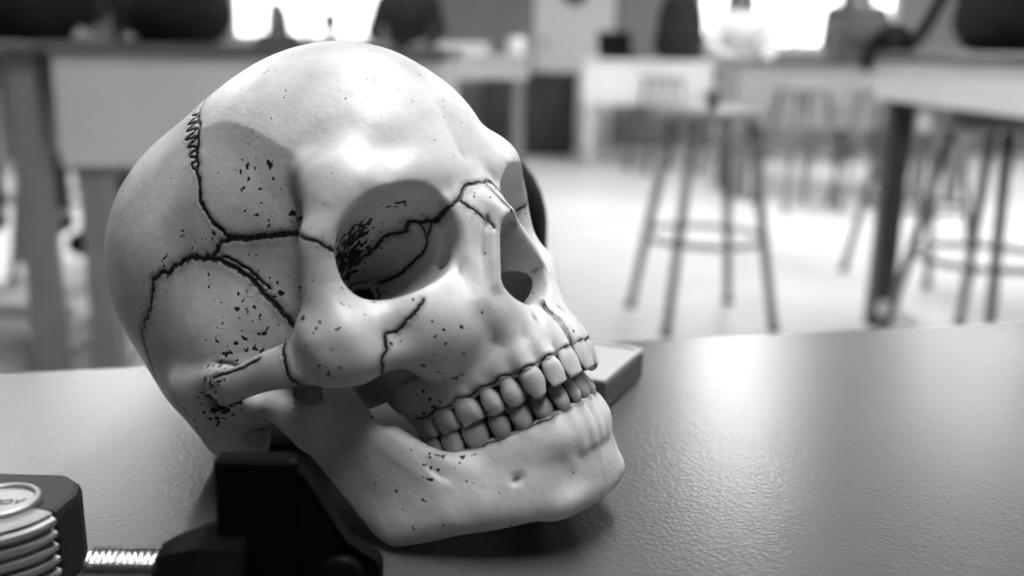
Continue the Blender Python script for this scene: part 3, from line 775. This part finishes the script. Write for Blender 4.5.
person((-1.52, 8.25, FLOOR), -HP, .74, 'dark_cloth', 0, 'small short haired person against the bright window'); seat_for(-1.52, 8.25, .74, 'round stool under the small short haired person')
person((-.80, 7.45, FLOOR), -HP, 1.0, 'black_cloth', 0, 'person in black sitting at the small pale bench'); seat_for(-.80, 7.45, 1.0, 'round stool under the person in black at the small pale bench')
person((1.66, 7.5, FLOOR), -HP, .93, 'pale_cloth', 1, 'person with long dark hair and a pale top at the grey fronted bench'); seat_for(1.66, 7.5, .93, 'round stool under the person in the pale top')
person((2.52, 7.5, FLOOR), -HP, .98, 'dark_cloth', 1, 'person in dark clothes behind the dark equipment case'); seat_for(2.52, 7.5, .98, 'round stool under the person behind the equipment case')

# ------------------------------------------------------------------ things on the table around the skull
bx_a = math.atan2(.4787-.4272, .0676-.0435)
bx = empty('tin_box', (.0435, .4272, 0), bx_a); tag(bx, 'small flat grey box with a pale rimmed lid behind the jaw', 'box')
MB().box(0, .0585, 0, .046, 0, .0145, .0015).build('box_body', M['box_grey'], bx)
MB().box(.0012, .0573, .0012, .0448, .0145, .0152, .0003).build('lid', M['bench_grey'], bx)
r_ = MB()
for b in ((0, .0585, 0, .0028), (0, .0585, .0432, .046), (0, .0028, .0028, .0432), (.0557, .0585, .0028, .0432)): r_.box(*b, .0145, .0165, .0006)
r_.build('rim', M['bench_grey'], bx)
MB().lathe([(0, 0), (.0016, 0), (.0014, .0008), (0, .001)], (.05, .036, .0152), 12).build('rivet', M['ink'], bx)
bo = empty('glue_bottle', (-.0090, .507, 0)); tag(bo, 'round shouldered black bottle standing behind the skull', 'bottle')
MB().lathe([(0, 0), (.025, 0), (.027, .002), (.027, .076), (.0262, .083), (.0235, .092), (.0195, .100), (.0145, .107), (.009, .1105), (0, .1105)], n=36).build('bottle_body', M['black_plastic'], bo, True)
MB().lathe([(0, .1105), (.009, .1105), (.009, .116), (.0075, .117), (0, .117)], n=24).build('cap', M['black_plastic'], bo, True)

# tape measure
tm = empty('tape_measure', (-.1602, .2735, 0)); tag(tm, 'silver ribbed tape measure with a round badge and black rubber corner', 'tape measure')
def T(x, y, z=0): return (x+.162, y-.280, z)
prof = [(-.1975, .2765), (-.1975, .296), (-.190, .3035), (-.1465, .3025), (-.1395, .2965), (-.1370, .289), (-.1380, .2765)]
v = []; f_ = []
for z, sc_ in ((0, .97), (.002, 1), (.023, 1), (.0255, .975), (.0262, .93)):
    for x, y in prof: v.append((( x+.168)*sc_-.006, (y-.283)*sc_+.003, z))
k = len(prof)
for i in range(4):
    for j in range(k): f_.append((i*k+j, (i+1)*k+j, (i+1)*k+(j+1) % k, i*k+(j+1) % k))
f_ += [tuple(range(k)), tuple(range(5*k-1, 4*k-1, -1))]
mesh_obj('rubber_case', v, f_, M['black_rubber'], tm)
pr_ = [(.0, .0), (.0205, .0)]
for i in range(6):
    z = .0015+i*.0042; pr_ += [(.0235, z), (.0240, z+.0008), (.0238, z+.0020), (.0218, z+.0027), (.0216, z+.0034)]
pr_ += [(.0226, .0262), (.0205, .0266), (.0150, .0267), (0, .0267)]
MB().lathe(pr_, T(-.1605, .2810), 56, math.radians(186), math.radians(344)).build('ribbed_shell', M['silver'], tm, False)
bc = T(-.1568, .2795)
MB().lathe([(.0094, .0246), (.0094, .0278), (.0101, .0285), (.0112, .0284), (.0117, .0276), (.0117, .0246)], bc, 56).build('badge_ring', M['silver'], tm, True)
MB().lathe([(0, .0262), (.0095, .0262), (.0095, .0274), (0, .0274)], bc, 48).build('badge', M['silver'], tm)
cu = bpy.data.curves.new('badge_text', 'FONT'); cu.body = 'ACOV'; cu.size = .0046; cu.shear = .3; cu.extrude = .00012; cu.align_x = 'CENTER'; cu.align_y = 'CENTER'
to = bpy.data.objects.new('badge_text', cu); col.objects.link(to)
me = bpy.data.meshes.new_from_object(to.evaluated_get(bpy.context.evaluated_depsgraph_get())); bpy.data.objects.remove(to)
me.materials.clear(); me.materials.append(M['ink'])
to = bpy.data.objects.new('badge_lettering', me); col.objects.link(to); to.parent = tm; to.location = (bc[0]+.0001, bc[1]-.0010, .02748); to.rotation_euler = (0, 0, .12)

# screw clamp lying in front of the skull
cl = empty('screw_clamp', (-.0715, .2565, 0)); tag(cl, 'black screw clamp with a threaded steel rod lying in front of the skull', 'clamp')
def K(x, y, z): return (x+.075, y-.258, z)
mb = MB(); mb.box(-.0115, .0122, -.0035, .0035, 0, .0512, .0012); mb.build('jaw_block', M['black_plastic'], cl)
# sloping foot of the jaw
pf = [(.0118, .0480), (.0145, .0455), (.0255, .0262), (.0300, .0228), (.0338, .0205), (.0350, .018), (.0350, 0), (.0118, 0)]
v = [(x, y, z) for y in (-.0024, -.0032, .0032, .0024) for x, z in pf]
nn = len(pf); f_ = [tuple(range(nn)), tuple(range(4*nn-1, 3*nn-1, -1))]
for i in range(3):
    for j in range(nn): f_.append((i*nn+j, (i+1)*nn+j, (i+1)*nn+(j+1) % nn, i*nn+(j+1) % nn))
mesh_obj('jaw_foot', v, f_, M['black_plastic'], cl)
def along_x(mb, name, mat, x, z, sm=False):
    o = mb.build(name, mat, cl, sm); o.rotation_euler = (0, HP, 0); o.location = K(x, .258, z); return o
along_x(MB().lathe([(0, 0), (.0085, 0), (.0105, .003), (.0140, .011), (.0144, .013), (.0144, .0255), (.0132, .0265), (0, .0265)], n=10), 'knob', M['black_plastic'], -.1035, .0145)
pr_ = []
for i in range(16): z = i*.0019; pr_ += [(.0050, z), (.0062, z+.0005), (.0063, z+.0009), (.0052, z+.0015)]
pr_ = [(0, -.0012), (.0042, -.001)]+pr_+[(.005, 16*.0019), (0, 16*.0019)]
along_x(MB().lathe(pr_, n=28), 'threaded_rod', M['steel'], -.1250, .0145, True)
o = MB().lathe([(0, 0), (.0065, 0), (.0068, .001), (.0068, .003), (.006, .004), (0, .004)], n=28).build('pivot_boss', M['black_plastic'], cl, True); o.rotation_euler = (HP, 0, 0); o.location = (.024, -.0030, .016)

# ------------------------------------------------------------------ the skull
SK_R = np.array([[.67096333, .57475164, -.46847494], [-.48299611, .81815266, .31199515], [.56260374, .01693427, .82655324]])
SK_T = np.array([-.06661046, .3725582, .0500866+CAM_H-.1665])
SK_BASE = np.array([-.066, .365, 0])
def place(P): return (P/1000)@SK_R.T+SK_T-SK_BASE
# sutures in the skull frame (x front, y side, z up, millimetres) : width, wiggle, points
SUT = {
'coronal': (.75, .5, [(22, 0, 107), (24, 18, 104.5), (26.3,34.7,98.2),(27.5,39,95),(32.3,45.4,86.9),(32.5,48.7,81.0),(31.4,51.0,75.9),(30.6,53.2,70.5),(30.4,55.1,65.1),(29.8,56.5,59.8),(30.1,57.3,54.6),(31.7,57.3,49.1),(34.3,56.4,42.7)]),
'coronal_teeth': (.5, .15, [(23,33.4,99.6),(21,36.5,97.5),(28,40.5,93.5),(22.5,41.5,93),(30,43.6,90),(24,44.5,89.5),(31.5,46,86),(25,47,85.5),(32,48,82.5),(26.5,49,82),(31.8,50,78.7),(27.5,51,78.2),(31,51.8,75),(28,52.6,74),(30.6,53.4,70.5)]),
'sphenofrontal': (1.0, .25, [(34.3,56.4,42.7),(39.6,54.4,39.2),(43.2,52.9,37.7),(47.3,50.9,35.6),(50.2,49.3,34.4),(53.6,47.2,32.5),(60,46,29)]),
'squamosal': (.8, .7, [(34.2,56.4,42.7),(28.9,57.8,42.2),(24.1,58.9,40.6),(21.0,59.7,41.9),(17.6,60.4,44.0),(13.4,61.4,45.2),(7.5,63.0,45.4),(1.5,64.4,46.1),(-3.5,65.3,46.1),(-6.5,65.6,43.0),(-11.9,65.8,38.7),(-17.4,65.7,37.3),(-23.7,64.8,34.8),(-29.3,63.2,31.1),(-38,60,20)]),
'sphenotemporal': (.9, .35, [(24.1,58.9,40.6),(28.1,57.6,36.4),(31.4,56.0,31.5),(33.8,54.4,25.8),(34.7,52.9,19.9),(35.4,50.8,13.3),(35.2,48.0,6.3)]),
'sphenotemporal_b': (.5, .4, [(29,57.5,38.5),(33,55.8,33),(35.5,54,27),(37,52.5,20.5)]),
'zygofrontal': (.5, .15, [(67,57,27),(69.2,58.4,25.1),(72.6,57.5,21.9),(73.3,56.4,20.1),(73.4,54.3,17.9),(70,49,17)]),
'nasofrontal': (.6, .2, [(80.2,11.0,17.3),(90.7,14.3,17.2),(94.7,11.5,18.1),(96.1,7.4,21.5),(97.2,4.4,21.6),(97.8,0,20.5)]),
'nasomax': (.45, .2, [(94.7,11.7,17.5),(95.9,10.2,14.5),(97.0,8.1,10.6),(98.5,7.4,7),(99.1,7.0,4.5)]),
'internasal': (.35, .1, [(98.3,0,19.0),(100.1,0,14.4),(102.3,0,9.9),(103.1,0,6.9)]),
'orbit_a': (.8, .3, [(90.9,14.4,17.5),(82.1,11.3,16.8),(77.8,11.1,19.0),(74.9,11.0,19.7),(71.7,12.2,22.1),(66.3,11.2,20.7),(60.5,14.2,22.9),(55.6,14.5,22.0),(49.6,16.2,20.9),(45.4,19.5,19.9)]),
'orbit_b': (.45, .2, [(74.5,11.1,20.1),(72.8,9.4,15.3),(69.3,9.0,11.8),(59.5,9.0,10.1),(51.3,9.7,9.4),(43.5,10.3,10.9)]),
'lacrimal': (.4, .15, [(78.9,10.8,17.5),(73.7,9.5,14.8)]),
'zygomax': (.45, .35, [(82.7,36.4,-8.0),(80.7,39.0,-10.6),(77.5,41.9,-12.2),(74.0,44.7,-13.7),(72.3,47.9,-13.4),(70.6,48.9,-17.9),(68.6,50.6,-19.7),(63.6,48.4,-23.1)]),
'zygotemp': (.6, .2, [(45.6,63,1.5),(45.5,65.1,-2.2),(45.0,66.3,-5.7),(43.8,66.3,-10.7),(44,63,-14)]),
'intermax': (.4, .2, [(97.6,.8,-26),(98,.8,-29.5),(99.4,.8,-37.2),(99.4,.6,-41.5)]),
'arch_groove': (.5, .2, [(13.2,69.5,2.5),(19.6,69.6,1.5),(28.9,69,0),(35.9,67.6,-.5)]),
'lambdoid': (.7, .9, [(-76,0,66),(-70,16,56),(-63,30,44),(-54,42,30),(-46,50,16),(-42,54,8)]),
'sagittal': (.6, .6, [(22,0,107),(0,0,111),(-25,0,108),(-50,0,96),(-68,0,78),(-76,0,66)]),
}
def gum_line(row, z, up):
    pts = []; nr = row_normals(row)
    for i, ((k, x, y), n) in enumerate(zip(row, nr)):
        zz = z+(0 if k[0] in 'ICic' else 1.0)+(0 if k[0] not in 'Mm' else .6)
        pts.append((x+n[0]*1.5, y+n[1]*1.5, zz+.6*up))
        if i < 7: x2, y2 = row[i+1][1:]; n2 = nr[i+1]; pts.append(((x+x2)/2+(n[0]+n2[0])*.7, (y+y2)/2+(n[1]+n2[1])*.7, zz-.5*up))
    return [(pts[0][0]+.4, .3, z-.8*up)]+pts
SUT['gum_up'] = (.35, .08, gum_line(UP, -42.3, 1))
SUT['gum_low'] = (.35, .08, gum_line(LOW, -60., -1))
def suture_distance(P, N, amp=1., only=None):
    rng = np.random.RandomState(4); A = np.stack([P[:,0], np.abs(P[:,1]), P[:,2]], 1); NA = np.stack([N[:,0], N[:,1]*np.sign(P[:,1]+1e-9), N[:,2]], 1)
    out = np.full(len(P), 9., np.float32)
    for name, (w, wig, pts) in SUT.items():
        if (only and name not in only) or (not only and name == 'gum_low'): continue
        C = arch(pts, len(pts)*9); C = C+np.stack([np.convolve(rng.randn(len(C)), [.25,.5,.25], 'same') for _ in range(3)], 1)*wig*.9*amp
        m = np.where(((A > C.min(0)-7) & (A < C.max(0)+7)).all(1))[0]
        if not len(m): continue
        best = np.full(len(m), 1e9)
        for i in range(len(C)-1):
            D = C[i+1]-C[i]; q = A[m]-C[i]; t = np.clip(q@D/(D@D+1e-9), 0, 1); q = q-t[:,None]*D
            nn_ = (q*NA[m]).sum(1); q2 = (q*q).sum(1)-nn_**2*.92+np.where(np.abs(nn_) > 6, 99, 0)
            best = np.minimum(best, q2)
        out[m] = np.minimum(out[m], np.sqrt(np.maximum(best, 0))/w)
    return out
SPOTS = [((54,49,51),14,1.0),((57,47,38),9,1.25),((48,51,52),10,.9),((22,59,12),14,1.15),((16,61,9),8,1.25),((39,46,10),9,1.1),((42,47,17),8,1.0),((60,29,25),9,2.9),((48,25,20),9,3.3),((54,30,19),8,3.0),((70,6,-15),9,3.0),((60,4,-14),12,3.0),((80,8,-19),4,2.0),((44,18,7),6,2.6),((78,21,27),4.5,2.2),  # nasal cavity and orbit entries here paint in the shade of those hollows
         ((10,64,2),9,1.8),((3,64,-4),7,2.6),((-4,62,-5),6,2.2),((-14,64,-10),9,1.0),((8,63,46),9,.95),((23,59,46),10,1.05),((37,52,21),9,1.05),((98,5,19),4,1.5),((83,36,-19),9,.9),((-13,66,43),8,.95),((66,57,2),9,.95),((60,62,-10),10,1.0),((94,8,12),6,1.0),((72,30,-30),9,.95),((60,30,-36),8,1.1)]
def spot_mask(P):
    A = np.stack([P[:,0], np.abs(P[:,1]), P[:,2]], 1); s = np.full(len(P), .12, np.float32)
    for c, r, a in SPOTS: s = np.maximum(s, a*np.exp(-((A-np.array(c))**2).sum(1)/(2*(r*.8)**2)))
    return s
def concavity(P, Q, N, it): return ((smooth(P, Q, it)-P)*N).sum(1)
def put_attr(o, **kw):
    for k, a in kw.items():
        at = o.data.attributes.new(k, 'FLOAT', 'POINT'); at.data.foreach_set('value', np.asarray(a, np.float32))

def bone_material(name, base, spots=True, shade=.0):
    m, N, L, B = new_mat(name)
    tc = N.new('ShaderNodeTexCoord')
    def noise(s, det=3, rough=.55):
        n_ = N.new('ShaderNodeTexNoise'); n_.inputs['Scale'].default_value = s; n_.inputs['Detail'].default_value = det; n_.inputs['Roughness'].default_value = rough
        L.new(tc.outputs['Object'], n_.inputs['Vector']); return n_.outputs['Fac']
    def attr(a): n_ = N.new('ShaderNodeAttribute'); n_.attribute_name = a; return n_.outputs['Fac']
    def math_(op, a, b=None, c=None, clamp=False):
        n_ = N.new('ShaderNodeMath'); n_.operation = op; n_.use_clamp = clamp
        for i, x in enumerate((a, b, c)):
            if x is None: continue
            if isinstance(x, (int, float)): n_.inputs[i].default_value = x
            else: L.new(x, n_.inputs[i])
        return n_.outputs[0]
    def ramp(x, lo, hi): return math_('DIVIDE', math_('SUBTRACT', x, lo), hi-lo, clamp=True)
    big = noise(45, 4); fine = noise(420, 3); mid = noise(150, 5, .65)
    # pigment left in the sutures
    sd = math_('ADD', attr('sut'), math_('MULTIPLY', math_('SUBTRACT', noise(750, 3), .5), 2.0))
    ink = math_('SUBTRACT', 1.0, ramp(sd, .75, 1.35))
    halo = math_('MULTIPLY', math_('SUBTRACT', 1.0, ramp(math_('ADD', attr('sut'), math_('MULTIPLY', math_('SUBTRACT', noise(330, 3), .5), 7.0)), 1.0, 4.5)), .75)
    # pits and blots of settled pigment; in nose and orbits also painted cavity shade
    wash = attr('wash')
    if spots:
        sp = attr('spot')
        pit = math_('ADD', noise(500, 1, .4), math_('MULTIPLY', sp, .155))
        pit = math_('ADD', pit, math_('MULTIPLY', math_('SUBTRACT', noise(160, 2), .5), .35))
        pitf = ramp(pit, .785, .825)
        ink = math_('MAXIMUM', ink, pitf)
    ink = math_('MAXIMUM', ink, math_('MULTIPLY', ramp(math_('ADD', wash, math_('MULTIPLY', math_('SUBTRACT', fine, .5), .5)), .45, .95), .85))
    cr = N.new('ShaderNodeValToRGB'); e = cr.color_ramp.elements; e[0].position = .30; e[1].position = .72; e[0].color = g(base*.68); e[1].color = g(min(1, base*1.06))
    L.new(big, cr.inputs['Fac'])
    # thin grey antiquing in hollows; on tooth sides, painted shade of the gaps
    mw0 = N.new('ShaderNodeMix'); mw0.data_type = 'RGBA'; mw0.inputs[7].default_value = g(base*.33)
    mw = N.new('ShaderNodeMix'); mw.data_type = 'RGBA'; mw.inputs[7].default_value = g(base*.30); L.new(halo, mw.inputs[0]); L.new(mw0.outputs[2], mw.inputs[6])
    L.new(math_('MULTIPLY', ramp(math_('ADD', wash, math_('MULTIPLY', math_('SUBTRACT', mid, .5), .9)), .10, .85), .75+shade), mw0.inputs[0]); L.new(cr.outputs['Color'], mw0.inputs[6])
    mi = N.new('ShaderNodeMix'); mi.data_type = 'RGBA'; mi.inputs[7].default_value = g(.012); L.new(ink, mi.inputs[0]); L.new(mw.outputs[2], mi.inputs[6])
    L.new(mi.outputs[2], B.inputs['Base Color'])
    B.inputs['Roughness'].default_value = .42; B.inputs['Specular IOR Level'].default_value = .45
    b1 = N.new('ShaderNodeBump'); b1.inputs['Strength'].default_value = .2; b1.inputs['Distance'].default_value = .0015
    L.new(math_('ADD', mid, math_('MULTIPLY', fine, .35)), b1.inputs['Height'])
    b2 = N.new('ShaderNodeBump'); b2.invert = True; b2.inputs['Strength'].default_value = .6; b2.inputs['Distance'].default_value = .0004
    L.new(ink, b2.inputs['Height']); L.new(b1.outputs['Normal'], b2.inputs['Normal']); L.new(b2.outputs['Normal'], B.inputs['Normal'])
    return m
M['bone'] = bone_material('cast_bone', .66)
M['tooth'] = bone_material('ivory_tooth', .62, False)
M['tooth_low'] = bone_material('shaded_lower_tooth', .42, False, .1)  # lower teeth darker: shade under the upper row put into the colour

def bone_label(C):
    x, y, z = C[:,0], np.abs(C[:,1]), C[:,2]; I = np.interp
    xc = I(z, [42,50,60,75,87,98,110], [34.3,31.5,29.8,31.3,32.3,26,22]); zsf = I(x, [34,40,47,54,60,68], [42.7,39,35.6,32.5,29,26])
    zsq = I(x, [-60,-40,-29,-24,-17,-12,-6.5,-3.5,1.5,7.5,13.4,17.6,21,24,29,34], [0,18,31,34.8,37.3,38.7,43,46,46,45.4,45.2,44,42,40.6,42.2,42.7])
    xst = I(z, [-20,6,13,20,26,31.5,36.4,40.6], [36,35.2,35.4,34.7,33.8,31.4,28,24])
    lab = np.full(len(C), 'sphenoid_bone', dtype=object)
    lab[(x < xst) & (y > 18)] = 'temporal_bone'
    lab[(x < 12) & (y <= 18)] = 'occipital_bone'
    lab[(z > zsq) & (x < 34.3) | ((x < 34.3) & (z > 47))] = 'parietal_bone'
    lab[(x < -20) & ((x+78) < (64-z)*.67)] = 'occipital_bone'
    fr = ((x > xc) & (z > zsf) & (z > 24)) | ((x > 34.3) & (z > np.maximum(zsf, 21)) & (x < 74)) | ((x >= 60) & (z > 19.5) & (y < 50)) | ((x > 34.3) & (z > 42.7))
    zfz = I(x, [62,66,69,72.6,73.4,76], [29,27,25,21.9,18,15])
    fr |= (x > 60) & (z >= zfz) & (y >= 44)
    lab[fr] = 'frontal_bone'
    face = (x > 56) & (z < 20) & ~fr
    lab[face & (y < 46)] = 'maxilla'
    yzm = I(z, [-23,-20,-18,-13.4,-12.2,-10.6,-8,-2], [48,50,48.9,46.5,41.9,39,36.4,34])
    zy = (z < zfz) & (z > -26) & (((x > 44.6) & (y > 54.5)) | ((x > 57) & (y > yzm) & (z < 14)) | ((x > 60) & (y > 46)))
    lab[zy] = 'zygomatic_bone'
    lab[(x <= 44.6) & (y > 57) & (z < 8)] = 'temporal_bone'
    yn = I(z, [2,4.5,10.6,14.5,18,21.6], [7,7,8.1,10.2,11.2,6])
    lab[(x > 90) & (y < yn) & (z > 3) & (z < 21)] = 'nasal_bone'
    lab[(x > 50) & (z < -16) & (y < 46) & (lab != 'zygomatic_bone')] = 'maxilla'
    return lab

sk = empty('human_skull', tuple(SK_BASE)); tag(sk, 'pale cast human skull with dark stained sutures resting on the table', 'skull')
PAIRED = ('parietal_bone', 'temporal_bone', 'zygomatic_bone', 'nasal_bone', 'maxilla')
P, Q = cranium(GRID).mesh(); P = smooth(P, Q, 2); N_ = vnormals(P, Q)
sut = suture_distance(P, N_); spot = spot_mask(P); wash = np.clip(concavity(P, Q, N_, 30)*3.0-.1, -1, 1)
P = P-N_*(.55*np.exp(-(sut/1.1)**2))[:,None]
cen = P[Q].mean(1); lab = bone_label(cen); side = np.where(cen[:,1] > 0, 1, -1)
W = place(P); NORM = N_@SK_R.T
parts = {}
for nm in sorted(set(lab)):
    for sd in ((-1, 1) if nm in PAIRED else (0,)):
        q = Q[(lab == nm) & ((side == sd) if sd else True)]
        if not len(q): continue
        ids, inv = np.unique(q, return_inverse=True)
        o = mesh_obj(nm, W[ids], inv.reshape(q.shape), M['bone'], sk, True)
        if len(o.data.vertices) == len(ids):
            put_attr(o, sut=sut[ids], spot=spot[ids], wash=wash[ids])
            o.data.normals_split_custom_set_from_vertices(vnormals(P, Q)[ids]@SK_R.T)
        parts[(nm, sd)] = o
Pm, Qm = mandible(GRID).mesh(); Pm = smooth(Pm, Qm, 2); Nm = vnormals(Pm, Qm)
o = mesh_obj('mandible', place(Pm), Qm, M['bone'], sk, True); parts['mandible'] = o
sp = np.full(len(Pm), .2, np.float32)
for c, r, a in (((56,39,-54),8,1.05),((62,33,-60),7,1.0),((25,48,-20),8,.9),((45,44,-64),12,.7)):
    sp = np.maximum(sp, a*np.exp(-((np.stack([Pm[:,0], np.abs(Pm[:,1]), Pm[:,2]], 1)-np.array(c))**2).sum(1)/(2*(r*.8)**2)))
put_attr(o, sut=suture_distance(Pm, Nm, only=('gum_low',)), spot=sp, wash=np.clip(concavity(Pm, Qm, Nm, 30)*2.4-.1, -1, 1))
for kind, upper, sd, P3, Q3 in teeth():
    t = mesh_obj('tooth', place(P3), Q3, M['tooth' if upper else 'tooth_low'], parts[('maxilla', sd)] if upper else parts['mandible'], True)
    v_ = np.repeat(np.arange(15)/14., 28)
    put_attr(t, sut=np.full(len(P3), 9.), spot=np.zeros(len(P3)), wash=np.clip(.55-v_*1.9, 0, 1)+.9*np.clip((np.abs(np.cos(np.tile(np.linspace(0, 2*np.pi, 28, endpoint=False), 15)))-.86)*7, 0, 1)*(v_ < .85))  # necks antiqued; sides darkened to paint the shade between neighbouring teeth
